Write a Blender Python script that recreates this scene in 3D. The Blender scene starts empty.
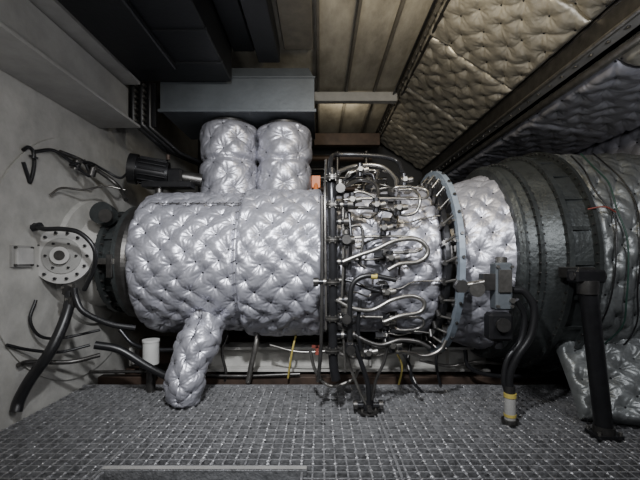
import bpy, math, random
import numpy as np
from mathutils import Vector, Matrix
random.seed(5)
F=380.0; H=1.2
AY=3.8; AZ=1.17
def P(px,py,Y): return ((px-320)*Y/F, Y, H+(259-py)*Y/F)

# ---------------- materials
def mat(name,col,rough=0.5,metal=0.0,var=0.25,vscale=6.0,bump=0.0,bscale=40.0,col2=None,stretch=None,distort=0.0):
    m=bpy.data.materials.new(name); m.use_nodes=True
    nt=m.node_tree; b=nt.nodes['Principled BSDF']
    tc=nt.nodes.new('ShaderNodeTexCoord'); mp=nt.nodes.new('ShaderNodeMapping')
    nt.links.new(tc.outputs['Object'],mp.inputs['Vector'])
    if stretch: mp.inputs['Scale'].default_value=stretch
    n=nt.nodes.new('ShaderNodeTexNoise'); n.inputs['Scale'].default_value=vscale; n.inputs['Detail'].default_value=6
    n.inputs['Roughness'].default_value=0.65
    nt.links.new(mp.outputs[0],n.inputs['Vector'])
    r=nt.nodes.new('ShaderNodeValToRGB'); r.color_ramp.elements[0].position=0.32; r.color_ramp.elements[1].position=0.68
    c2=col2 if col2 else tuple(c*(1-var) for c in col)
    r.color_ramp.elements[0].color=(*c2,1); r.color_ramp.elements[1].color=(*col,1)
    nt.links.new(n.outputs['Fac'],r.inputs['Fac']); nt.links.new(r.outputs[0],b.inputs['Base Color'])
    b.inputs['Roughness'].default_value=rough; b.inputs['Metallic'].default_value=metal
    if bump>0:
        n2=nt.nodes.new('ShaderNodeTexNoise'); n2.inputs['Scale'].default_value=bscale; n2.inputs['Detail'].default_value=5
        n2.inputs['Distortion'].default_value=distort
        nt.links.new(mp.outputs[0],n2.inputs['Vector'])
        bp=nt.nodes.new('ShaderNodeBump'); bp.inputs['Strength'].default_value=bump; bp.inputs['Distance'].default_value=0.02
        nt.links.new(n2.outputs['Fac'],bp.inputs['Height']); nt.links.new(bp.outputs[0],b.inputs['Normal'])
    return m
M_SILV=mat('silver_blanket_fabric',(0.46,0.46,0.51),0.38,0.6,0.22,4,0.20,14,distort=1.2)
M_GOLD=mat('glass_cloth_blanket_fabric',(0.45,0.425,0.36),0.38,0.55,0.32,3,0.22,14,distort=1.2)
M_DKQ=mat('sooty_blanket_fabric',(0.27,0.285,0.285),0.42,0.5,0.5,5,0.25,18,distort=1.2)
M_BLACK=mat('black_steel',(0.035,0.035,0.038),0.3,0.6,0.4,12)
M_RUB=mat('black_rubber',(0.012,0.012,0.013),0.36,0.0,0.3,10)
M_STEEL=mat('stainless_tube',(0.36,0.345,0.32),0.33,0.9,0.5,14)
M_DSTEEL=mat('dark_oiled_steel',(0.13,0.125,0.12),0.36,0.85,0.5,12)
M_CASE=mat('exhaust_casing_steel',(0.075,0.083,0.083),0.42,0.55,0.5,5,0.3,30)
M_BLUE=mat('blue_grey_paint',(0.23,0.27,0.315),0.4,0.2,0.3,9)
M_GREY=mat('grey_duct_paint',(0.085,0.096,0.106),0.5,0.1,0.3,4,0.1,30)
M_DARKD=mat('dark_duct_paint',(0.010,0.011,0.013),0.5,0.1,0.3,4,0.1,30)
M_CREAM=mat('cream_paint',(0.50,0.49,0.46),0.5,0.0,0.30,5,0.15,30)
M_PALE=mat('pale_machined_flange',(0.58,0.57,0.55),0.4,0.3,0.2,9)
M_WALLG=mat('grey_wall_paint',(0.33,0.325,0.31),0.6,0.0,0.3,3,0.15,25)
M_CEIL=mat('stained_ceiling_board',(0.42,0.395,0.33),0.6,0.0,0.5,3,0.2,20,col2=(0.20,0.185,0.15),stretch=(1.5,0.6,1))
M_JOIST=mat('ceiling_joist_paint',(0.13,0.12,0.10),0.6,0.0,0.4,8)
M_DARK=mat('dark_wall_paint',(0.03,0.03,0.03),0.7,0.0,0.3,4)
M_GRATE=mat('galvanised_grating',(0.40,0.40,0.41),0.38,0.5,0.6,18,0.4,60)
M_RED=mat('red_lead_paint',(0.22,0.05,0.035),0.5,0,0.3,8)
M_ORANGE=mat('orange_paint',(0.60,0.16,0.03),0.5,0,0.3,8)
M_YEL=mat('yellow_paint',(0.45,0.36,0.09),0.5,0,0.3,8)
M_WHITE=mat('white_plastic',(0.5,0.5,0.48),0.5,0,0.15,8)
M_GREEN=mat('green_cable_sheath',(0.02,0.06,0.045),0.5,0,0.2,8)
M_PIT=mat('oily_pit_concrete',(0.012,0.0115,0.011),0.6,0,0.5,4)
M_RUST=mat('rusty_brown_steel',(0.07,0.045,0.032),0.6,0.3,0.5,8)

# ---------------- mesh builder
class B:
    def __init__(s,name,parent=None):
        s.name=name; s.v=[]; s.f=[]; s.mi=[]; s.mats=[]; s.sm=[]; s.parent=parent; s.n=0
    def mid(s,m):
        if m not in s.mats: s.mats.append(m)
        return s.mats.index(m)
    def add(s,verts,faces,m,smooth=True):
        o=s.n; s.v.extend([tuple(map(float,v)) for v in verts]); s.n+=len(verts)
        k=s.mid(m)
        for f in faces: s.f.append(tuple(i+o for i in f)); s.mi.append(k); s.sm.append(smooth)
        return s
    def tube(s,pts,r,m,segs=10,smooth=True,res=5,cap=True):
        pts=[np.array(p,float) for p in pts]
        if smooth and len(pts)>2:
            q=[2*pts[0]-pts[1]]+pts+[2*pts[-1]-pts[-2]]; out=[]
            for i in range(1,len(q)-2):
                p0,p1,p2,p3=q[i-1],q[i],q[i+1],q[i+2]
                for t in np.linspace(0,1,res,endpoint=False):
                    out.append(0.5*((2*p1)+(-p0+p2)*t+(2*p0-5*p1+4*p2-p3)*t*t+(-p0+3*p1-3*p2+p3)*t**3))
            out.append(pts[-1]); pts=out
        n=len(pts); V=[]; prev=None
        for i,p in enumerate(pts):
            t=pts[min(i+1,n-1)]-pts[max(i-1,0)]; t=t/(np.linalg.norm(t)+1e-9)
            if prev is None:
                a=np.array([0,0,1.]) if abs(t[2])<0.9 else np.array([1.,0,0])
                nn=np.cross(t,a)
            else: nn=prev-t*np.dot(prev,t)
            nn=nn/(np.linalg.norm(nn)+1e-9); prev=nn; bb=np.cross(t,nn)
            rr=r[i] if isinstance(r,(list,np.ndarray)) else r
            for k in range(segs):
                a=2*math.pi*k/segs; V.append(p+rr*(math.cos(a)*nn+math.sin(a)*bb))
        Fc=[]
        for i in range(n-1):
            for k in range(segs):
                k2=(k+1)%segs; Fc.append((i*segs+k,i*segs+k2,(i+1)*segs+k2,(i+1)*segs+k))
        s.add(V,Fc,m,True)
        if cap:
            s.add(V[:segs],[tuple(range(segs))[::-1]],m,False); s.add(V[-segs:],[tuple(range(segs))],m,False)
        return s
    def cyl(s,p0,p1,r,m,segs=16): return s.tube([p0,p1],r,m,segs,False)
    def box(s,c,d,m,rot=None,bev=0.0):
        x,y,z=d[0]/2,d[1]/2,d[2]/2
        if bev<=0: bev=min(x,y,z)*0.12
        b=min(bev,min(x,y,z)*0.6)
        V=[];idx={}
        for sx in(-1,1):
            for sy in(-1,1):
                for sz in(-1,1):
                    for ax in range(3):
                        p=[sx*(x-(0 if ax==0 else b)),sy*(y-(0 if ax==1 else b)),sz*(z-(0 if ax==2 else b))]
                        idx[(sx,sy,sz,ax)]=len(V); V.append(p)
        Fc=[]
        for ax in range(3):
            o=[a for a in range(3) if a!=ax]
            for sg in(-1,1):
                q=[]
                for (a,bq) in((-1,-1),(1,-1),(1,1),(-1,1)):
                    k=[0,0,0];k[ax]=sg;k[o[0]]=a;k[o[1]]=bq; q.append(idx[(k[0],k[1],k[2],ax)])
                Fc.append(q)
        for sx in(-1,1):
            for sy in(-1,1):
                for sz in(-1,1): Fc.append([idx[(sx,sy,sz,a)] for a in range(3)])
        for ax in range(3):
            o=[a for a in range(3) if a!=ax]
            for a in(-1,1):
                for bq in(-1,1):
                    def kk(sg): 
                        k=[0,0,0];k[ax]=sg;k[o[0]]=a;k[o[1]]=bq; return tuple(k)
                    Fc.append([idx[kk(-1)+(o[0],)],idx[kk(1)+(o[0],)],idx[kk(1)+(o[1],)],idx[kk(-1)+(o[1],)]])
        R=rot if rot is not None else Matrix.Identity(3)
        V=[tuple(R@Vector(v)+Vector(c)) for v in V]
        return s.add(V,Fc,m,False)
    def rev(s,prof,m,axis='X',c=(0,AY,AZ),segs=96,smooth=False):
        V=[];n=len(prof)
        for (x,r) in prof:
            for k in range(segs):
                a=2*math.pi*k/segs
                if axis=='X': V.append((c[0]+x,c[1]-r*math.cos(a),c[2]+r*math.sin(a)))
                elif axis=='Z': V.append((c[0]+r*math.cos(a),c[1]+r*math.sin(a),c[2]+x))
                else: V.append((c[0]+r*math.cos(a),c[1]+x,c[2]+r*math.sin(a)))
        Fc=[(i*segs+k,i*segs+(k+1)%segs,(i+1)*segs+(k+1)%segs,(i+1)*segs+k) for i in range(n-1) for k in range(segs)]
        s.add(V,Fc,m,smooth)
        if prof[0]!=prof[-1]:
            s.add(V[:segs],[tuple(range(segs))],m,False); s.add(V[-segs:],[tuple(range(segs))],m,False)
        return s
    def nut(s,p,d,r,h,m):
        p=np.array(p,float); d=np.array(d,float); d/=np.linalg.norm(d)
        return s.cyl(p-d*h/2,p+d*h/2,r,m,6)
    def build(s):
        me=bpy.data.meshes.new(s.name); me.from_pydata(s.v,[],s.f)
        for m in s.mats: me.materials.append(m)
        me.polygons.foreach_set('material_index',s.mi); me.polygons.foreach_set('use_smooth',s.sm)
        me.update()
        import bmesh
        bm=bmesh.new(); bm.from_mesh(me); bmesh.ops.recalc_face_normals(bm,faces=bm.faces); bm.to_mesh(me); bm.free()
        ob=bpy.data.objects.new(s.name,me); bpy.context.collection.objects.link(ob)
        if s.parent: ob.parent=s.parent
        return ob
def empty(name):
    e=bpy.data.objects.new(name,None); bpy.context.collection.objects.link(e); e.empty_display_size=0.1; return e
def eng(x,r,phi):  # phi degrees from the near side, up positive
    a=math.radians(phi); return (x,AY-r*math.cos(a),AZ+r*math.sin(a))

# ---------------- quilting
def quilt(name,fn,ul,vl,mt,sp=0.17,amp=0.035,seed=0,res=0.0085,parent=None,wrapv=False,studs=True,edge=True,ratio=0.60):
    row=sp*ratio
    if wrapv: row=vl/(2*max(1,round(vl/row/2)))
    nu=max(8,int(ul/res)); nv=max(8,int(vl/res))
    u=np.linspace(0,ul,nu); v=np.linspace(0,vl,nv)
    U,V=np.meshgrid(u,v,indexing='ij')
    rs=np.random.RandomState(seed); ph=rs.rand(12)*6.28
    w=sp*0.15
    def warp(U,V):
        return (U+w*np.sin(V/sp*1.9+ph[0])*np.cos(U/sp*0.8+ph[1])+w*.6*np.sin(V/sp*3.3+ph[4]),
                V+w*np.sin(U/sp*2.1+ph[2])*np.cos(V/sp*0.7+ph[3])+w*.5*np.sin(U/sp*3.7+ph[5])*np.cos(V/sp*1.3+ph[8]))
    A,Bq=warp(U,V)
    bf=np.full(U.shape,9.9); dx=np.zeros_like(U); dy=np.zeros_like(U); hh=np.zeros_like(U)
    j0=np.floor(Bq/row)
    for dj in (-1,0,1,2):
        j=j0+dj; off=(np.mod(j,2))*sp/2
        i=np.round((A-off)/sp)
        bx=i*sp+off; by=j*row
        ddx=A-bx; ddy=Bq-by; d=np.sqrt(ddx**2+ddy**2)
        k=d<bf; bf=np.where(k,d,bf); dx=np.where(k,ddx,dx); dy=np.where(k,ddy,dy)
        hv=np.sin(i*12.9+j*78.2)*43.7
        hh=np.where(k,hv,hh)
    th=np.arctan2(dy,dx); d=bf/sp
    a=A/sp+Bq/(2*row); b=A/sp-Bq/(2*row)
    fa=np.abs(a-np.round(a)); fb=np.abs(b-np.round(b))
    ca=0.5+0.5*np.sin(np.round(a)*17.3+np.floor(b)*5.1); cb=0.5+0.5*np.sin(np.round(b)*23.1+np.floor(a)*7.7)
    cr=(0.4+0.8*ca)*np.exp(-fa/0.07)+(0.4+0.8*cb)*np.exp(-fb/0.07)
    pid=np.sin(np.floor(a)*37.1+np.floor(b)*91.7)*0.14
    h=(1-np.exp(-(d/0.22)**1.2))*(1+pid*np.minimum(1,fa*6)*np.minimum(1,fb*6))
    h=h*(1-0.24*cr)
    nw=5+np.round(np.abs(np.sin(hh))*4)
    h+=0.12*np.exp(-((d-0.16)/0.12)**2)*np.sin(nw*th+hh)
    h+=0.04*np.exp(-((d-0.30)/0.15)**2)*np.sin((nw+6)*th+2*hh)
    g=np.sin(A/sp*6.1+2.5*np.sin(Bq/sp*4.3+ph[6])+ph[9])*np.sin(Bq/sp*7.3+2.4*np.sin(A/sp*3.1+ph[7]))
    h+=0.05*g
    g2=np.abs(np.sin(A/sp*3.3+3*np.sin(Bq/sp*2.1+ph[10])+ph[11]))
    h-=0.05*np.exp(-g2/0.15)
    h+=0.22*np.sin(U/sp*0.9+ph[1])*np.sin(V/sp*0.8+ph[2])
    if edge:
        e=np.minimum(U,ul-U)
        if not wrapv: e=np.minimum(e,np.minimum(V,vl-V))
        s_=np.clip(e/0.05,0,1); s_=np.sqrt(1-(1-s_)**2)
        h=h*s_-0.9*(1-s_)
    pos,nor=fn(U,V)
    pos=pos+nor*(h*amp)[...,None]
    verts=pos.reshape(-1,3)
    idx=np.arange(nu*nv).reshape(nu,nv)
    q=np.stack([idx[:-1,:-1],idx[1:,:-1],idx[1:,1:],idx[:-1,1:]],-1).reshape(-1,4)
    me=bpy.data.meshes.new(name)
    me.vertices.add(len(verts)); me.vertices.foreach_set('co',verts.ravel())
    me.loops.add(q.size); me.loops.foreach_set('vertex_index',q.ravel())
    me.polygons.add(len(q)); me.polygons.foreach_set('loop_start',np.arange(0,q.size,4)); me.polygons.foreach_set('loop_total',np.full(len(q),4))
    me.polygons.foreach_set('use_smooth',np.ones(len(q),bool))
    me.materials.append(mt); me.update(calc_edges=True); me.validate()
    ob=bpy.data.objects.new(name,me); bpy.context.collection.objects.link(ob)
    if parent: ob.parent=parent
    if studs:
        D=bf; c=D[1:-1,1:-1]
        mn=(c<0.09*sp)
        for (a1,b1) in ((0,1),(2,1),(1,0),(1,2),(0,0),(2,2),(0,2),(2,0)):
            mn&=(c<=D[a1:a1+nu-2,b1:b1+nv-2])
        ii,jj=np.nonzero(mn); bb=B(name+'_lacing_buttons',parent)
        for i,j in zip(ii+1,jj+1):
            p=pos[i,j]; n=nor[i,j]
            bb.cyl(p-n*0.002,p+n*0.006,0.0085,M_BLACK,6)
        if bb.v: bb.build()
    return ob
def cylfn(x0,rf):
    def fn(U,V,rf=rf):
        t=rf(U); r0=0.67
        a=V/r0 - math.pi
        pos=np.stack([x0+U,AY-t*np.cos(a),AZ+t*np.sin(a)],-1)
        nor=np.stack([np.zeros_like(U),-np.cos(a),np.sin(a)],-1)
        return pos,nor
    return fn
VL=2*math.pi*0.67

# ================= ENGINE
turb=empty('gas_turbine_engine')
def rf1(U):
    t=np.clip(U/0.18,0,1); return 0.55+0.095*np.sqrt(1-(1-t)**2)
quilt('compressor_blanket',cylfn(-1.66,rf1),0.95,VL,M_SILV,0.20,0.045,1,parent=turb,wrapv=True)
quilt('combustor_blanket',cylfn(-0.71,lambda U:0.675+0*U),0.74,VL,M_SILV,0.20,0.048,2,parent=turb,wrapv=True)
quilt('burner_section_blanket',cylfn(0.06,lambda U:0.64+0.03*U),0.96,VL,M_SILV,0.18,0.040,3,parent=turb,wrapv=True)
quilt('turbine_blanket',cylfn(1.13,lambda U:0.69+0.31*U),0.46,VL,M_SILV,0.18,0.040,4,parent=turb,wrapv=True)
b=B('blanket_lacing_seams',turb)
for X,r in ((-0.71,0.665),(0.045,0.68)):
    b.rev([(X-0.02,r-0.03),(X-0.012,r),(X+0.012,r),(X+0.02,r-0.03)],M_SILV,c=(0,AY,AZ),smooth=True)
    for k in range(0,360,8):
        p0=eng(X-0.025,r+0.010,k); p1=eng(X+0.025,r+0.010,k+2.2)
        b.cyl(p0,p1,0.003,M_DSTEEL,5)
for x in np.arange(-1.50,0.0,0.06):
    b.cyl(eng(x,0.695,47),eng(x+0.02,0.695,50),0.003,M_DSTEEL,5)
b.tube([eng(x,0.695,48.5) for x in np.arange(-1.50,0.02,0.1)],0.004,M_DSTEEL,6)
b.build()
b=B('engine_casing',turb)
b.rev([(-1.76,0.42),(-1.76,0.55),(-1.71,0.55),(-1.66,0.53),(-1.5,0.60),(1.12,0.60),(1.55,0.72)],M_DSTEEL,smooth=False)
b.rev([(-1.97,0.36),(-1.97,0.50),(-1.93,0.50),(-1.93,0.44),(-1.80,0.46),(-1.80,0.55),(-1.76,0.55),(-1.76,0.4)],M_CASE)
for k in range(0,360,10):
    b.nut(eng(-1.95,0.475,k),(1,0,0),0.014,0.07,M_DSTEEL)
    b.nut(eng(-1.78,0.52,k),(1,0,0),0.014,0.08,M_DSTEEL)
for k in range(0,360,30): b.box(eng(-1.87,0.46,k),(0.11,0.02,0.06),M_CASE,rot=Matrix.Rotation(math.radians(-k),3,'X'))
b.box((-1.86,3.27,1.18),(0.20,0.05,0.05),M_STEEL); b.box((-1.80,3.27,1.14),(0.05,0.07,0.2),M_DSTEEL)
b.cyl(P(107,216,3.45),np.array(P(107,216,3.45))+np.array([0.0,-0.10,0.02]),0.10,M_CASE,24)
b.cyl(P(107,216,3.36),np.array(P(107,216,3.36))+np.array([0.0,-0.03,0.0]),0.06,M_DSTEEL,24)
b.build()

gb=B('intake_gear_housing',turb)
gb.rev([(-2.24,0.62),(-2.2,0.60),(-2.18,0.44),(-2.0,0.40),(-1.98,0.46),(-1.965,0.46),(-1.965,0.3)],M_CREAM)
gb.rev([(-2.245,1.06),(-2.245,1.10),(-2.235,1.10),(-2.235,1.06)],M_CREAM,c=(0,3.62,1.20),segs=96)
pc=np.array(P(64,256,3.10)); nrm=np.array([0.22,-0.97,0.05]); nrm/=np.linalg.norm(nrm)
gb.cyl(pc-nrm*0.30,pc,0.17,M_CREAM,40)
gb.cyl(pc,pc+nrm*0.04,0.225,M_PALE,48); gb.cyl(pc+nrm*0.04,pc+nrm*0.05,0.145,M_WALLG,40); gb.cyl(pc+nrm*0.05,pc+nrm*0.085,0.070,M_PALE,24); gb.cyl(pc+nrm*0.085,pc+nrm*0.09,0.04,M_DSTEEL,20)
e1=np.cross(nrm,[0,0,1.]); e1/=np.linalg.norm(e1); e2=np.cross(e1,nrm)
for k in range(14):
    a=2*math.pi*k/14; gb.nut(pc+nrm*0.048+0.188*(math.cos(a)*e1+math.sin(a)*e2),nrm,0.012,0.03,M_BLACK)
for k in range(6):
    a=2*math.pi*k/6; gb.nut(pc+nrm*0.06+0.11*(math.cos(a)*e1+math.sin(a)*e2),nrm,0.009,0.02,M_BLACK)
gb.build()

b=B('exhaust_casing',turb)
b.rev([(1.53,0.70),(1.53,0.90),(1.56,0.93),(1.58,0.93),(1.58,0.89),(1.66,0.92),(1.66,0.955),(1.69,0.955),(1.69,0.925),(1.83,0.98),(1.83,1.02),(1.87,1.02),(1.87,0.98),(2.02,1.00),(2.02,1.06),(2.05,1.06),(2.05,1.00),(2.85,1.00),(2.85,0.6)],M_CASE,segs=128)
for X,r,n in ((1.57,0.91,72),(1.675,0.945,80),(1.85,1.0,84),(2.035,1.04,90)):
    for k in range(n): b.nut(eng(X,r,k*360/n),(1,0,0),0.009,0.055,M_DSTEEL)
for k in range(0,360,15):
    b.box(eng(1.94,1.0,k),(0.16,0.012,0.03),M_CASE,rot=Matrix.Rotation(math.radians(-k),3,'X'))
b.build()
quilt('exhaust_diffuser_blanket',cylfn(2.07,lambda U:1.0+0.01*U),0.78,VL,M_DKQ,0.15,0.045,5,res=.0075,parent=turb,wrapv=True)
b=B('thermocouple_harness',turb)
random.seed(8)
for j in range(3):
    x0=2.12+0.10*j
    b.tube([eng(x0+random.uniform(-.04,.04),1.06+random.uniform(0,.03),ph) for ph in range(55+j*3,-50,-12)],0.006,M_GREEN if j==1 else M_RUB,6)
b.tube([eng(1.98,1.065,22),eng(2.08,1.10,22),eng(2.16,1.09,20)],0.006,M_RED,6)
b.build()

b=B('unison_ring',turb)
b.rev([(1.075,0.82),(1.075,0.885),(1.12,0.885),(1.12,0.82),(1.075,0.82)],M_BLUE,smooth=False)
b.rev([(1.01,0.66),(1.01,0.76),(1.05,0.76),(1.05,0.66)],M_BLACK)
for k in range(0,360,12):
    b.box(eng(1.08,0.78,k),(0.05,0.12,0.022),M_DSTEEL,rot=Matrix.Rotation(math.radians(-k),3,'X'))
    b.nut(eng(1.10,0.89,k+3),(0,-math.cos(math.radians(k+3)),math.sin(math.radians(k+3))),0.014,0.02,M_DSTEEL)
    b.cyl(eng(1.0,0.76,k),eng(1.07,0.84,k+3),0.010,M_STEEL,6)
    b.nut(eng(1.0,0.74,k),(0,-math.cos(math.radians(k)),math.sin(math.radians(k))),0.024,0.07,M_DSTEEL)
b.build()

b=B('fuel_manifold',turb)
def arc(x,r,a0,a1,st=8,jit=0): return [eng(x+random.uniform(-jit,jit),r+random.uniform(-jit,jit),a) for a in range(a0,a1+1,st)]
b.tube(arc(0.10,0.78,-180,180),0.022,M_BLACK,10)
b.tube(arc(0.20,0.73,-180,180),0.010,M_DSTEEL,8)
random.seed(3)
k=-172; n_=0
while k<180:
    x=0.56+random.uniform(-.07,.07)
    c,s_=math.cos(math.radians(k)),math.sin(math.radians(k)); d=(0,-c,s_)
    b.cyl(eng(x,0.62,k),eng(x,0.70,k),0.058,M_DSTEEL,14)
    b.cyl(eng(x,0.69,k),eng(x,0.80,k),0.028,M_BLACK,10)
    b.nut(eng(x,0.745,k),d,0.042,0.03,M_STEEL); b.nut(eng(x,0.80,k),d,0.034,0.035,M_DSTEEL)
    b.box(eng(x-.05,0.74,k),(.09,.05,.06),M_BLACK,rot=Matrix.Rotation(math.radians(-k),3,'X'))
    for q in range(4):
        a=math.radians(45+90*q); b.nut(eng(x+0.042*math.cos(a),0.705,k+3.7*math.sin(a)),d,0.009,0.03,M_STEEL)
    g=random.choice([-1,1])*random.uniform(6,9)
    if n_%2==0:
        w=random.uniform(.16,.30); mm=M_STEEL
        b.tube([eng(x,0.80,k),eng(x+.03,0.845,k),eng(x+.12,0.85,k),eng(x+w-.04,0.84,k+g*.1),eng(x+w,0.83,k+g*.5),eng(x+w-.05,0.82,k+g),eng(x,0.83,k+g*1.1),eng(0.3,0.82,k+g*1.05),eng(0.12,0.79,k+g)],0.012,mm,8)
        b.nut(eng(x+.14,0.85,k),(1,0,0),0.021,0.04,M_DSTEEL)
    else:
        b.tube([eng(x,0.80,k),eng(x-.03,0.86,k+g*.2),eng(x-.14,0.85,k+g*.5),eng(x-.28,0.80,k+g),eng(0.12,0.79,k+g)],0.014,random.choice([M_BLACK,M_DSTEEL]),8)
        b.tube([eng(x+.02,0.72,k),eng(x+.14,0.74,k),eng(x+.26,0.72,k+4),eng(1.0,.74,k+5)],0.008,M_STEEL,6)
    b.nut(eng(0.15,0.79,k+g),(1,0,0),0.024,0.05,M_STEEL)
    k+=22+random.uniform(-3,3); n_+=1
Yh=2.93
def tp(pts,r,m,Y=Yh,**kw): b.tube([P(p[0],p[1],(p[2] if len(p)>2 else Y)) for p in pts],r,m,**kw)
tp([(331,170,3.0),(332,200),(333,280),(333,355),(336,380)],0.036,M_BLACK,segs=14)
tp([(322,196),(322,280),(321,345),(318,382)],0.015,M_DSTEEL)
tp([(343,205),(343,270),(342,300),(345,372)],0.010,M_STEEL)
tp([(326,160,3.2),(325,200),(326,300),(326,330)],0.010,M_STEEL)
tp([(349,212,2.98),(351,240),(349,270)],0.014,M_BLACK)
tp([(360,300),(358,330),(361,350)],0.016,M_BLACK)
for y in (178,205,240,282,318,350):
    p=np.array(P(332.5,y,Yh)); b.cyl(p-[0,0,0.018],p+[0,0,0.018],0.054,M_DSTEEL,14)
    b.cyl(p-[0,0,0.004],p+[0,0,0.004],0.059,M_STEEL,14)
    for q in range(6):
        a=q*math.pi/3; b.nut(p+[.045*math.cos(a),.045*math.sin(a),0],(0,0,1),.007,.055,M_STEEL)
for y,x2 in ((240,352),(282,316),(262,345),(318,350),(205,350),(222,346),(300,347),(335,352)):
    b.cyl(P(333,y,Yh),P(x2,y,Yh),0.022,M_BLACK,10); b.nut(P(x2,y,Yh),(1,0,0),0.038,0.04,M_DSTEEL)
    b.nut(P((333+x2)/2,y,Yh),(1,0,0),0.030,0.02,M_STEEL)
for (x,y) in ((346,240),(346,318),(340,190),(350,348)):
    p=np.array(P(x,y,2.9)); b.box(p,(.07,.07,.09),M_BLACK,bev=.012); b.cyl(p,p+[0,-.07,0],.018,M_STEEL,8); b.cyl(p+[0,-.07,0],p+[0,-.085,0],.035,M_DSTEEL,12); b.nut(p+[0,0,.06],(0,0,1),.026,.03,M_STEEL)
tp([(330,175,3.2),(331,160,3.4),(336,155,3.6),(360,155,3.6),(385,157,3.6),(398,162,3.6),(402,172,3.5)],0.022,M_BLACK)
tp([(338,172,3.4),(355,166,3.5),(380,166,3.5),(395,178,3.4),(396,190,3.3)],0.018,M_STEEL)
tp([(345,186,3.3),(360,180,3.4),(375,184,3.3),(378,196,3.2),(370,206,3.1)],0.016,M_DSTEEL)
tp([(398,190,3.1),(412,190,3.1),(420,198,3.0),(416,212,3.0),(402,215,3.0),(390,208,3.0)],0.013,M_STEEL)
tp([(350,340),(350,300),(353,284),(362,277),(375,276),(396,280)],0.020,M_RUB,Y=2.88)
b.cyl(P(371,276.3,2.88),P(377,276.5,2.88),0.022,M_YEL,12)
tp([(343,262),(360,255),(375,250),(395,241),(415,239),(426,246),(427,255),(418,262),(400,264),(388,270)],0.018,M_STEEL,Y=2.90)
tp([(336,300),(352,308),(372,310),(392,300),(412,296),(424,302),(420,312),(400,316),(384,322)],0.016,M_STEEL,Y=2.90)
tp([(336,322),(360,338),(380,345),(400,340),(418,342),(430,348)],0.017,M_DSTEEL,Y=2.93)
tp([(330,345),(345,356),(370,357),(400,352),(425,356),(440,350),(446,340)],0.016,M_STEEL,Y=3.05)
tp([(345,225),(348,205),(356,192),(372,196),(378,206)],0.012,M_STEEL,Y=3.0)
tp([(345,228),(360,226),(363,240),(360,262),(366,268)],0.012,M_DSTEEL,Y=2.95)
tp([(355,345),(362,365),(368,385),(369,405)],0.020,M_BLACK,Y=2.95)
tp([(345,350),(352,372),(360,392),(366,404)],0.012,M_STEEL,Y=2.95)
tp([(388,345),(384,362),(376,380),(372,400)],0.012,M_DSTEEL,Y=2.95)
tp([(400,348),(410,366),(412,380),(422,392)],0.012,M_BLACK,Y=3.15)
tp([(310,350),(316,372),(330,386),(352,380),(358,370)],0.014,M_STEEL,Y=3.1)
for (x,y) in ((383,228),(390,258),(386,292),(386,322),(398,208),(376,205),(392,345),(368,352),(352,200),(404,180,),(360,170)):
    Yp=2.96 if y>196 else 3.35
    p=np.array(P(x,y,Yp)); 
    b.nut(p,(1,0,0.2),0.038,0.06,M_DSTEEL); b.nut(p+[0.04,0,0],(1,0,.2),0.026,0.07,M_STEEL); b.nut(p,(0,0,1),0.028,0.11,M_BLACK)
    b.nut(p+[0,-.03,0],(0,1,0),0.022,0.05,M_STEEL); b.cyl(p,p+[0,0.18,0],0.02,M_DSTEEL,8)
random.seed(11)
for i in range(7):
    a=random.uniform(-75,95); x=random.uniform(0.15,0.4); L=random.uniform(.15,.35); r=random.uniform(.70,.78)
    pts=[eng(x,r,a),eng(x+L*.4,r+.03,a+random.uniform(-4,4)),eng(x+L,r,a+random.uniform(-8,8)),eng(x+L+.02,r-.02,a+random.uniform(-16,16))]
    b.tube(pts,random.choice([.006,.008,.010]),random.choice([M_STEEL,M_DSTEEL,M_BLACK]),6)
    b.nut(pts[0],(1,0,0),0.017,0.03,M_STEEL)
for i in range(7):
    x=random.uniform(0.1,.7); b.tube([eng(x,.75,88),eng(x+.05,.88,84),eng(x+random.uniform(.1,.3),.90,86),eng(x+random.uniform(.2,.3),.83,78),eng(x+.25,.72,70)],random.choice([.010,.014]),random.choice([M_STEEL,M_BLACK,M_DSTEEL]),8)
b.build()
b=B('drain_valve',turb)
c=np.array(P(368,412,2.98)); c[2]=0.0
b.cyl(c+[0,0,0.0],c+[0,0,0.02],0.085,M_DSTEEL,20); b.cyl(c+[0,0,0.02],c+[0,0,0.10],0.045,M_BLACK,14)
b.cyl(c+[-.11,0,.055],c+[.11,0,.055],0.024,M_BLACK,10)
for s_ in(-1,1): b.nut(c+[.10*s_,0,.055],(1,0,0),0.04,0.03,M_DSTEEL)
b.cyl(c+[0,-.1,.055],c+[0,.1,.055],0.02,M_DSTEEL,10)
for k in range(5):
    a=2*math.pi*k/5; b.nut(c+[.06*math.cos(a),.06*math.sin(a),.026],(0,0,1),0.012,.02,M_STEEL)
b.nut(c+[0,0,.11],(0,0,1),.04,.04,M_STEEL)
b.build()

b=B('vane_actuator',turb)
c=np.array(P(501,286,2.75)); 
b.box(c,(0.12,0.11,0.34),M_GREY,bev=.012); b.box(c+[0,-.062,.04],(0.09,.02,.16),M_STEEL); b.box(c+[-.10,0,.03],(.09,.09,.12),M_DSTEEL)
b.cyl(c+[-.14,-.03,.03],c+[-.30,-.03,.0],0.022,M_STEEL,10); b.nut(c+[-.3,-.03,0],(0,1,0),.05,.05,M_DSTEEL)
b.cyl(c+[0,0,.16],c+[0,0,.21],0.04,M_STEEL,12); b.nut(c+[.05,-.06,-.10],(0,1,0),.02,.03,M_STEEL)
b.cyl(c+[-.19,-.01,-.02],c+[-.19,-.05,-.02],0.055,M_STEEL,20)
b.box(c+[-.02,0,-.29],(.17,.12,.20),M_BLACK,bev=.02); b.cyl(c+[-.02,-.07,-.27],c+[-.02,-.09,-.27],.05,M_DSTEEL,18)
b.cyl(c+[-.02,0,-.39],c+[-.02,0,-.45],.03,M_BLACK,10)
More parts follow.
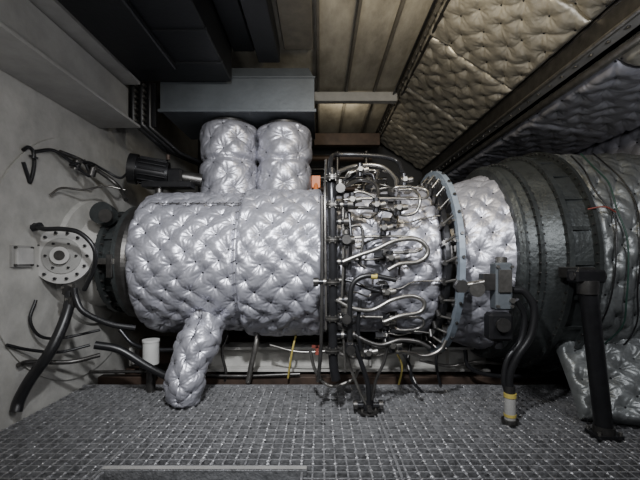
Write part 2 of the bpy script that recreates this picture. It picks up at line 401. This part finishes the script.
for k in(-1,1):
    for z in(-.14,.14): b.nut(c+[.05*k,-.06,z],(0,1,0),.012,.02,M_STEEL)
b.cyl(c+[0,.05,.0],c+[0,.30,.0],0.04,M_DSTEEL,10)
b.build()
b=B('hydraulic_hose_pair',turb)
g=P(510,424,2.78)
b.tube([P(512,290,2.75),P(524,292,2.75),P(534,308,2.74),P(531,335,2.74),P(518,356,2.75),P(510,375,2.77),P(510,392,2.78)],0.026,M_RUB,12)
b.tube([P(516,300,2.78),P(524,315,2.80),P(521,340,2.80),P(508,358,2.8),P(504,378,2.8),P(507,392,2.8)],0.022,M_RUB,12)
gx,gy=g[0],g[1]
b.cyl((gx,gy,0.0),(gx,gy,0.03),.06,M_DSTEEL,16); b.cyl((gx,gy,0.03),(gx,gy,.20),.040,M_WALLG,16); b.cyl((gx,gy,.19),(gx,gy,.22),.044,M_YEL,16); b.cyl((gx,gy,.05),(gx,gy,.07),.043,M_YEL,16); b.cyl((gx,gy,.21),(gx,gy,.27),.036,M_DSTEEL,12)
b.build()

st=B('exhaust_support_strut',turb)
top=np.array(P(588,288,2.58)); bot=np.array(P(604,433,2.58)); bot[2]=0.0
st.tube([top,bot+[0,0,.04]],0.056,M_BLACK,24,smooth=False)
st.box(bot+[0,0,.012],(.17,.14,.024),M_BLACK); st.cyl(bot+[0,0,.02],bot+[0,0,.07],.065,M_DSTEEL,20)
for sx in(-1,1):
    for sy in(-1,1): st.nut(bot+[.07*sx,.055*sy,.035],(0,0,1),.012,.025,M_STEEL)
st.box(top+[0,.02,.08],(.20,.12,.09),M_BLACK,bev=.012)
st.cyl(top+[0,0,-.04],top+[0,0,.05],.065,M_DSTEEL,20)
st.cyl(top+[-.11,.0,.08],top+[.11,0,.08],.028,M_DSTEEL,12)
st.box(top+[0,.12,.10],(.12,.22,.08),M_DSTEEL)
st.build()

ctl=[np.array(P(208,315,3.46)),np.array(P(204,332,3.32)),np.array(P(196,348,3.22)),np.array(P(187,368,3.15)),np.array(P(182,403,3.15))]; ctl[-1][2]=0.0
dd=[0]
for i in range(1,len(ctl)): dd.append(dd[-1]+np.linalg.norm(ctl[i]-ctl[i-1]))
LT=dd[-1]; ca=np.array(ctl)
def bend(U,V):
    tt=np.linspace(0,LT,60); pts=np.stack([np.interp(tt,dd,ca[:,k]) for k in range(3)],-1)
    for _ in range(60): pts[1:-1]=.5*pts[1:-1]+.25*(pts[2:]+pts[:-2])
    T=np.gradient(pts,axis=0); T/=np.linalg.norm(T,axis=1)[:,None]
    xx=np.array([1.,0,0]); n1=xx-T*(T@xx)[:,None]; n1/=np.linalg.norm(n1,axis=1)[:,None]; n2=np.cross(T,n1)
    def ip(A): return np.stack([np.interp(U,tt,A[:,k]) for k in range(3)],-1)
    r=0.128; r_=r*(1.18-0.25*U/LT)+0.010*np.cos(U/LT*16); a=V/r+1.57; N=ip(n1)*np.cos(a)[...,None]+ip(n2)*np.sin(a)[...,None]
    return ip(pts)+N*r_[...,None],N
quilt('insulated_bleed_elbow',bend,LT,2*math.pi*.128,M_SILV,.15,.036,9,res=.006,wrapv=True,parent=turb)

rz=empty('insulated_bleed_duct'); rz2=empty('insulated_bleed_duct.001')
def riser(cx,cy,r,z0,par,sd,ht):
    def fn(U,V):
        a=V/r+math.pi/2
        rr=r*np.sqrt(np.clip(1-(np.clip((U-(ht-.12))/.22,0,1))**2,0,1))
        rr=rr*(1-0.10*np.exp(-((U-ht*.52)/.03)**2))
        N=np.stack([np.cos(a),np.sin(a),0*a],-1)
        return np.stack([cx+rr*np.cos(a),cy+rr*np.sin(a),z0+U],-1),N
    quilt('duct_blanket',fn,ht,2*math.pi*r,M_SILV,.27,.045,sd,res=.009,wrapv=True,parent=par)
    bb=B('duct_strap',par); bb.rev([(ht*.52-.012,r*.94),(ht*.52,r*.97),(ht*.52+.012,r*.94)],M_SILV,axis='Z',c=(cx,cy,z0),smooth=True)
    bb.rev([(-.02,r*.8),(0.02,r*.8)],M_DSTEEL,axis='Z',c=(cx,cy,z0),segs=32,smooth=True); bb.rev([(ht-.08,r*.8),(ht+.02,r*.8)],M_DSTEEL,axis='Z',c=(cx,cy,z0),segs=32,smooth=True); bb.build()
riser(-1.02,4.32,.29,1.82,rz,21,.89)
riser(-0.40,4.32,.27,1.82,rz2,22,.87)

# ================= OVERHEAD DUCTS
b=B('overhead_air_duct')
def prism(bb,pts,y0,y1,m):
    n=len(pts); V=[(x,y0,z) for x,z in pts]+[(x,y1,z) for x,z in pts]
    bb.add(V,[tuple(range(n)),tuple(range(n,2*n))]+[(i,(i+1)%n,n+(i+1)%n,n+i) for i in range(n)],m,False)
V=[(-1.66,3.95,2.74),(-0.06,3.95,2.74),(-0.06,3.95,3.08),(-1.66,3.95,3.08),(-1.58,4.02,3.22),(-0.12,4.02,3.22),(-1.66,4.9,2.74),(-0.06,4.9,2.74),(-1.58,4.9,3.22),(-.12,4.9,3.22)]
b.add(V,[(0,1,2,3),(3,2,5,4),(0,1,7,6),(4,5,9,8),(6,7,9,8),(1,2,5,9,7),(0,3,4,8,6)],M_GREY,False)
b.box((-0.86,3.945,2.74),(1.64,.03,.03),M_GREY); b.box((-0.86,3.945,3.085),(1.62,.025,.015),M_GREY)
b.build()
b=B('intake_air_duct')
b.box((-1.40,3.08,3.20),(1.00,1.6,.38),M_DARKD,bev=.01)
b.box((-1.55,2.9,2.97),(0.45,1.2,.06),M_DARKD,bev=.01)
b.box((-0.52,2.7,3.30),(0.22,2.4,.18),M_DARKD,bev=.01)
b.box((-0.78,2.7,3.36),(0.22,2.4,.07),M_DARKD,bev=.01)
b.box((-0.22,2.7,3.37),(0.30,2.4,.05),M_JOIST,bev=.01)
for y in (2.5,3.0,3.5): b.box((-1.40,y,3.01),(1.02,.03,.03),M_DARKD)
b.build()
b=B('ceiling_beam')
b.box((-2.09,2.0,2.74),(0.30,3.7,.38),M_WALLG,bev=.008)
b.box((-2.03,2.0,2.98),(0.42,3.7,.03),M_WALLG); b.box((-2.03,2.0,2.54),(0.42,3.7,.025),M_WALLG)
b.build()
b=B('expansion_joint_frame')
for o,r in ((0,.035),(.09,.03),(.17,.02)):
    b.tube([(-1.93+o,3.93,3.00),(-1.93+o,3.93,2.62-o*.3),(-1.72+o,4.2,2.42-o*.3),(-1.42+o,4.8,2.36-o*.3)],r,M_RUB,10,smooth=False)
b.box((-1.84,3.97,2.80),(.26,.04,.46),M_BLACK)
for i in range(7): b.nut((-1.885,3.90,2.62+i*.06),(0,1,0),.013,.05,M_STEEL); b.nut((-1.80,3.90,2.62+i*.06),(0,1,0),.013,.05,M_STEEL)
b.build()

b=B('starter_motor',turb)
c=np.array(P(140,170,3.95)); d=np.array([.93,.25,-.12]); d/=np.linalg.norm(d)
b.cyl(c-d*.02,c+d*.28,.13,M_BLACK,28); b.cyl(c-d*.10,c-d*.02,.155,M_RUB,28); b.cyl(c-d*.115,c-d*.10,.07,M_RUST,20)
for k in range(14):
    a=2*math.pi*k/14; e=np.cross(d,[0,0,1]); e/=np.linalg.norm(e); f2=np.cross(e,d); o=.137*(math.cos(a)*e+math.sin(a)*f2); b.cyl(c+o,c+o+d*.26,.010,M_BLACK,5)
b.box(c+d*.36+[0,0,-.02],(.16,.16,.18),M_BLACK,bev=.02); b.cyl(c+d*.42,c+d*.62,.07,M_DSTEEL,16)
b.box(c+[.3,0,-.16],(.5,.16,.06),M_BLACK); b.cyl(c+[.2,0,-.18],c+[.2,0,-.5],.04,M_DSTEEL,10)
b.cyl(c+[.3,-.02,.1],c+[.3,-.02,.15],.02,M_RUST,10)
b.build()

# ================= LEFT WALL equipment
b=B('cable_and_hose_run',turb)
def lt(pts,r,m):
    q=[P(*p) for p in pts]; q=[(max(x,-2.24+r),y,max(z,r+.01)) for x,y,z in q]; b.tube(q,r,m,8)
lt([(34,225,2.9),(44,229,2.88),(62,229,2.88),(80,233,2.9),(94,248,2.92),(94,268,2.95),(84,290,3.0)],.018,M_RUB)
b.nut(P(37,227,2.9),(1,0,.3),.030,.07,M_BLACK)
lt([(68,288,3.08),(70,300,3.04),(64,322,2.95),(50,352,2.85),(30,380,2.80),(8,400,2.78),(-25,412,2.75)],.040,M_RUB)
lt([(74,288,3.0),(76,298,3.0),(84,312,3.0),(110,324,3.1),(135,328,3.2)],.024,M_RUB)
lt([(95,345,3.2),(120,350,3.25),(150,368,3.3),(185,385,3.4)],.035,M_RUB)
lt([(-4,150,2.85),(14,147,2.9),(30,152,2.95),(34,166,2.95),(26,182,2.92),(12,178,2.9),(0,162,2.85)],.014,M_RUB)
lt([(24,158,2.93),(34,156,2.93)],.03,M_BLACK)
lt([(30,152,2.95),(52,150,3.1),(66,158,3.2),(78,168,3.3),(90,176,3.4),(84,160,3.4)],.014,M_RUB)
lt([(60,152,3.2),(80,160,3.4),(100,172,3.6),(118,186,3.7),(126,200,3.6)],.020,M_DSTEEL)
lt([(70,165,3.2),(88,162,3.4),(104,170,3.6),(120,178,3.7),(128,172,3.9)],.012,M_RUB)
lt([(50,195,3.1),(62,188,3.2),(85,190,3.4),(105,186,3.6),(125,190,3.7)],.010,M_STEEL)
lt([(36,300,2.95),(30,320,2.9),(40,336,2.95),(62,338,3.1),(100,330,3.3)],.012,M_RUB)
lt([(0,345,2.7),(30,350,2.85),(60,352,3.05),(90,345,3.2)],.012,M_RUB)
lt([(0,365,2.8),(30,362,2.9),(70,362,3.1),(100,355,3.2)],.018,M_DSTEEL)
for p in ((68,290,3.06),(76,165,3.3),(92,172,3.42),(72,302,3.02)):
    b.nut(P(*p),(.3,0,1),.035,.08,M_DSTEEL); b.nut(P(p[0],p[1]-3,p[2]),(1,0,0.2),.022,.09,M_STEEL)
b.box((-2.225,2.83,1.22),(.03,.19,.16),M_WALLG); b.box((-2.20,2.83,1.22),(.02,.15,.12),M_PALE)
for sy in(-1,1):
    for sz in(-1,1): b.nut((-2.205,2.83+.08*sy,1.22+.065*sz),(1,0,0),.01,.02,M_DSTEEL)
b.build()

# ================= UNDER ENGINE
b=B('engine_base_frame',turb)
b.box((0.2,3.95,.20),(3.0,.12,.20),M_CREAM,bev=.006); b.box((0.2,3.90,.31),(3.0,.24,.025),M_CREAM); b.box((0.2,3.90,.09),(3.0,.24,.025),M_CREAM)
b.box((0.3,3.72,-.02),(4.9,.10,.16),M_RUST,bev=.006)
b.box((0.3,4.6,.10),(4.9,.16,.30),M_RUST,bev=.006)
for x in (-1.9,-1.1,-.3,.5,1.3): 
    b.box((x,3.84,-.3),(.10,.10,.8),M_RUST); b.box((x,3.86,.22),(.02,.12,.18),M_CREAM)
b.box((-1.0,3.98,.42),(.10,.08,.22),M_DSTEEL)
b.box((1.0,3.9,.40),(.10,.2,.20),M_DSTEEL)
b.build()
b=B('under_engine_pipework',turb)
def up(pts,r,m): b.tube([P(*p) for p in pts],r,m,8)
up([(257,330,3.6),(256,345,3.55),(252,362,3.55),(248,382,3.6)],.026,M_STEEL)
up([(296,335,3.6),(292,352,3.55),(288,378,3.6)],.010,M_YEL)
up([(228,335,3.7),(222,352,3.65),(226,372,3.65),(224,385,3.7)],.014,M_DSTEEL)
up([(90,372,3.65),(150,372,3.65),(230,376,3.65),(300,374,3.65)],.016,M_DSTEEL)
up([(410,345,3.7),(408,365,3.6),(416,384,3.5)],.018,M_DSTEEL)
up([(395,350,3.65),(402,366,3.6),(398,388,3.6)],.010,M_YEL)
up([(420,360,3.6),(450,366,3.6),(480,362,3.6),(540,368,3.6)],.016,M_STEEL)
up([(440,345,3.6),(436,362,3.55),(440,384,3.55)],.014,M_BLACK)
up([(465,350,3.5),(470,368,3.5),(500,376,3.5),(560,374,3.5)],.02,M_BLACK)
up([(120,330,3.5),(135,345,3.5),(165,350,3.5),(205,346,3.55)],.02,M_BLACK)
up([(270,345,3.6),(300,352,3.55),(340,350,3.55)],.012,M_STEEL)
p=np.array(P(317,350,3.3)); b.box(p,(.03,.04,.08),M_RED); b.box(p+[0,0,.03],(.09,.04,.02),M_RED)
p=np.array(P(151,352,3.45)); p[2]=0.25; b.cyl(p,p+[0,0,.20],.07,M_WHITE,20); b.cyl(p+[0,0,.20],p+[0,0,.22],.075,M_WHITE,20); b.cyl(p+[0,0,-.3],p,.04,M_DSTEEL,12)
b.build()
b=B('lifting_lug',turb)
b.box(P(316,182,4.4),(.10,.05,.14),M_ORANGE); b.cyl(P(316,184,4.4),(-.05,4.3,1.7),.03,M_ORANGE,8); b.build()

# ================= GRATING FLOOR
fl=B('floor_grating')
gs=0.066
def bar(x0,x1,y0,y1,z0,z1): 
    V=[(x,y,z) for x in(x0,x1) for y in(y0,y1) for z in(z0,z1)]
    fl.add(V,[(0,1,3,2),(4,6,7,5),(0,4,5,1),(2,3,7,6),(0,2,6,4),(1,5,7,3)],M_GRATE,False)
random.seed(2)
x=-2.22
hx0,hx1,hy1=-1.20,-0.10,2.12
while x<2.95:
    y0=-.4 if not(hx0<x<hx1) else hy1
    bar(x-.005,x+.005,y0,3.60,-.04,0.0+random.uniform(-.001,.001)); x+=gs
y=-.36
while y<3.6:
    zz=-.002+random.uniform(-.001,.001)
    if y<hy1:
        bar(-2.24,hx0,y-.006,y+.006,-.03,zz); bar(hx1,2.96,y-.006,y+.006,-.03,zz)
    else: bar(-2.24,2.96,y-.006,y+.006,-.03,zz)
    y+=gs
bar(-2.24,2.96,3.585,3.605,-.06,.01)
for xs in (-1.25,.45,1.9): bar(xs-.008,xs+.008,-.4,3.6,-.04,.002)
V=[];Fc=[]
ys=np.arange(1.7,3.58,gs/2); xs=np.arange(-2.22,2.95,gs)
for xx in xs:
    for yy in ys:
        if hx0<xx<hx1 and yy<hy1: continue
        if random.random()<.45: continue
        s1=.013*random.uniform(.6,1.3); o=len(V); q=random.uniform(0,3)
        for k in range(4):
            a=q+k*math.pi/2; V.append((xx+s1*math.cos(a),yy+s1*math.sin(a),.0))
        V.append((xx,yy,.007)); Fc+= [(o,o+1,o+4),(o+1,o+2,o+4),(o+2,o+3,o+4),(o+3,o,o+4)]
fl.add(V,Fc,M_GRATE,False)
fl.box(((hx0+hx1)/2,hy1,-.01),(hx1-hx0+.05,.012,.07),M_GRATE); fl.box(((hx0+hx1)/2,hy1+.02,.022),(hx1-hx0+.05,.04,.006),M_WALLG)
fl.box((hx0,1.0,.0),(.012,2.2,.05),M_GRATE); fl.box((hx1,1.0,.0),(.012,2.2,.05),M_GRATE)
fl.box(((hx0+hx1)/2,1.0,-.20),(hx1-hx0,2.15,.01),M_GREY)
fl.build()

# ================= RIGHT BLANKETED STRUCTURE
qd=empty('insulated_exhaust_duct')
def slab(x0,z0,x1,z1,y0):
    d=np.array([x1-x0,0,z1-z0]); L=np.linalg.norm(d); d/=L; n=np.array([d[2],0,-d[0]]); n=n if n[2]<0 or abs(n[2])<1e-6 and n[0]<0 else -n
    def fn(U,V): return np.array([x0,y0,z0])+U[...,None]*d+V[...,None]*np.array([0,1.,0]),np.broadcast_to(n,U.shape+(3,))
    return fn,L
y=1.6; i=0
for ln in (.95,1.05,1.05,1.1,1.1):
    fn,L=slab(1.02,3.36,1.84,2.80,y); quilt('upper_blanket_panel',fn,L,ln,M_GOLD,.21,.042,30+i,res=.010,parent=qd,ratio=.75)
    fn,L=slab(1.98,2.52,2.87,2.40,y); quilt('lower_blanket_panel',fn,L,ln,M_GOLD if i<1 else M_SILV,.21,.042,50+i,res=.010,parent=qd,ratio=.75)
    y+=ln; i+=1
b=B('duct_shell',qd)
def thick(x0,z0,x1,z1,y0,y1,t):
    prism(b,[(x0,z0),(x1,z1),(x1+.0,z1+t),(x0,z0+t)],y0,y1,M_DSTEEL)
thick(1.04,3.37,1.86,2.82,1.6,6.9,.02); thick(1.98,2.55,2.87,2.44,1.6,6.9,.02)
b.build()
b=B('duct_support_rail',qd)
b.box((1.86,4.2,2.72),(.03,5.3,.16),M_DSTEEL,bev=.004); b.box((1.90,4.2,2.645),(.12,5.3,.02),M_WALLG,bev=.004); b.box((1.90,4.2,2.79),(.12,5.3,.02),M_DSTEEL,bev=.004)
b.cyl((1.80,1.6,2.60),(1.80,6.9,2.60),.018,M_STEEL,10); b.cyl((1.95,1.6,2.55),(1.95,6.9,2.55),.030,M_STEEL,12)
b.box((2.0,4.2,2.58),(.06,5.3,.05),M_WALLG,bev=.004)
for y in np.arange(1.7,6.8,.16): b.nut((1.90,y,2.63),(0,0,1),.012,.015,M_STEEL)
b.box((1.0,4.2,3.35),(.04,5.3,.03),M_JOIST); b.cyl((.95,1.6,3.33),(.95,6.9,3.33),.016,M_BLACK,8); b.cyl((1.05,1.6,3.31),(1.05,6.9,3.31),.016,M_DSTEEL,8)
for y in np.arange(1.7,6.8,.16): b.nut((1.0,y,3.33),(0,0,1),.011,.03,M_STEEL)
b.build()
wb=empty('wall_insulation_blanket')
fnr=lambda U,V:(np.stack([2.955+0*U,2.2+U,0.02+V],-1),np.broadcast_to(np.array([-1.,0,0]),U.shape+(3,)))
quilt('side_blanket_panel',fnr,3.2,3.3,M_SILV,.19,.04,70,res=.012,parent=wb,ratio=.75)
def fnl(U,V):
    t=V/.75; c_=np.cos(t*1.35); s_=np.sin(t*1.35)
    pos=np.stack([1.90+U,2.92-.30*U-.16*c_+.25*t,0.04+.55*t],-1)
    n=np.stack([-.25+0*U,-.9*c_,.5+.4*s_],-1); n/=np.linalg.norm(n,axis=-1)[...,None]
    return pos,n
quilt('lower_duct_blanket',fnl,.95,.75,M_DKQ,.19,.05,71,res=.008,parent=turb)

# ================= ROOM
def wallbox(name,lo,hi,m):
    bb=B(name); c=[(a+b_)/2 for a,b_ in zip(lo,hi)]; d=[b_-a for a,b_ in zip(lo,hi)]; bb.box(c,d,m,bev=.002); return bb.build()
wallbox('wall_left',(-2.37,-.6,-.7),(-2.25,7.1,3.5),M_CREAM)
wallbox('wall_right',(3.0,-.6,-.7),(3.12,7.1,3.5),M_DARK)
wallbox('wall_back',(-2.25,7.0,-.7),(3.0,7.12,3.5),M_DARK)
wallbox('wall_front',(-2.25,-.6,-.7),(3.0,-.48,3.5),M_DARK)
wallbox('ceiling',(-2.37,-.6,3.40),(3.12,7.12,3.52),M_CEIL)
wallbox('floor',(-2.37,-.6,-.82),(3.12,7.12,-.70),M_PIT)
b=B('ceiling_joists')
for x in (-.02,.34,.70): b.box((x,3.4,3.375),(.03,7.0,.045),M_JOIST,bev=.004)
b.box((.45,4.95,3.30),(1.1,.10,.12),M_WALLG,bev=.006); b.box((.45,6.4,3.20),(1.1,.14,.2),M_RUST,bev=.006)
b.build()
b=B('back_wall_pipework')
for i in range(6):
    z=2.1+.17*i; b.cyl((-.6,6.7-.1*(i%2),z),(.9,6.7-.1*(i%2),z),.03+.01*(i%3),[M_DSTEEL,M_BLACK,M_RUST][i%3],8)
for x in (.3,.8): b.cyl((x,6.55,1.6),(x,6.55,3.05),.04,M_DSTEEL,8)
b.build()

# ================= LIGHT
def area(name,loc,tgt,size,e,col):
    l=bpy.data.lights.new(name,'AREA'); l.energy=e; l.size=size; l.color=col
    o=bpy.data.objects.new(name,l); bpy.context.collection.objects.link(o); o.location=loc
    o.rotation_euler=(Vector(tgt)-Vector(loc)).to_track_quat('-Z','Y').to_euler(); return o
def spot(name,loc,tgt,e,col,ang,bl,r=.08):
    l=bpy.data.lights.new(name,'SPOT'); l.energy=e; l.color=col; l.spot_size=math.radians(ang); l.spot_blend=bl; l.shadow_soft_size=r
    o=bpy.data.objects.new(name,l); bpy.context.collection.objects.link(o); o.location=loc
    o.rotation_euler=(Vector(tgt)-Vector(loc)).to_track_quat('-Z','Y').to_euler(); return o
spot('inspection_lamp',(-0.25,0.9,2.75),(-0.15,3.3,1.15),640,(.95,.97,1.0),96,1.0,.08)
area('fill_lamp',(0.5,0.2,1.9),(0.2,3.6,1.1),.5,8,(.93,.96,1.0))
area('ceiling_work_lamp',(.55,2.2,2.9),(1.4,4.2,3.1),.25,24,(1.0,.88,.66))
area('bulkhead_lamp',(0.3,5.2,3.1),(.4,5.6,3.4),.3,4,(1.0,.88,.68))
area('side_lamp',(1.6,1.2,2.2),(1.1,3.0,.3),.3,24,(.95,.96,1.0))
area('left_wall_fill',(-1.0,0.9,1.9),(-2.2,3.0,1.4),.3,13,(1.0,.98,.96))  # added fill light to brighten the cream left wall; no doorway here
w=bpy.data.worlds.new('World'); bpy.context.scene.world=w; w.use_nodes=True
w.node_tree.nodes['Background'].inputs[0].default_value=(.02,.022,.025,1); w.node_tree.nodes['Background'].inputs[1].default_value=.3
cd=bpy.data.cameras.new('Camera'); co=bpy.data.objects.new('Camera',cd); bpy.context.collection.objects.link(co)
cd.sensor_width=36; cd.lens=36*F/640; cd.shift_y=19/640; co.location=(0,0,H); co.rotation_euler=(math.pi/2,0,0); cd.clip_start=.05
bpy.context.scene.camera=co
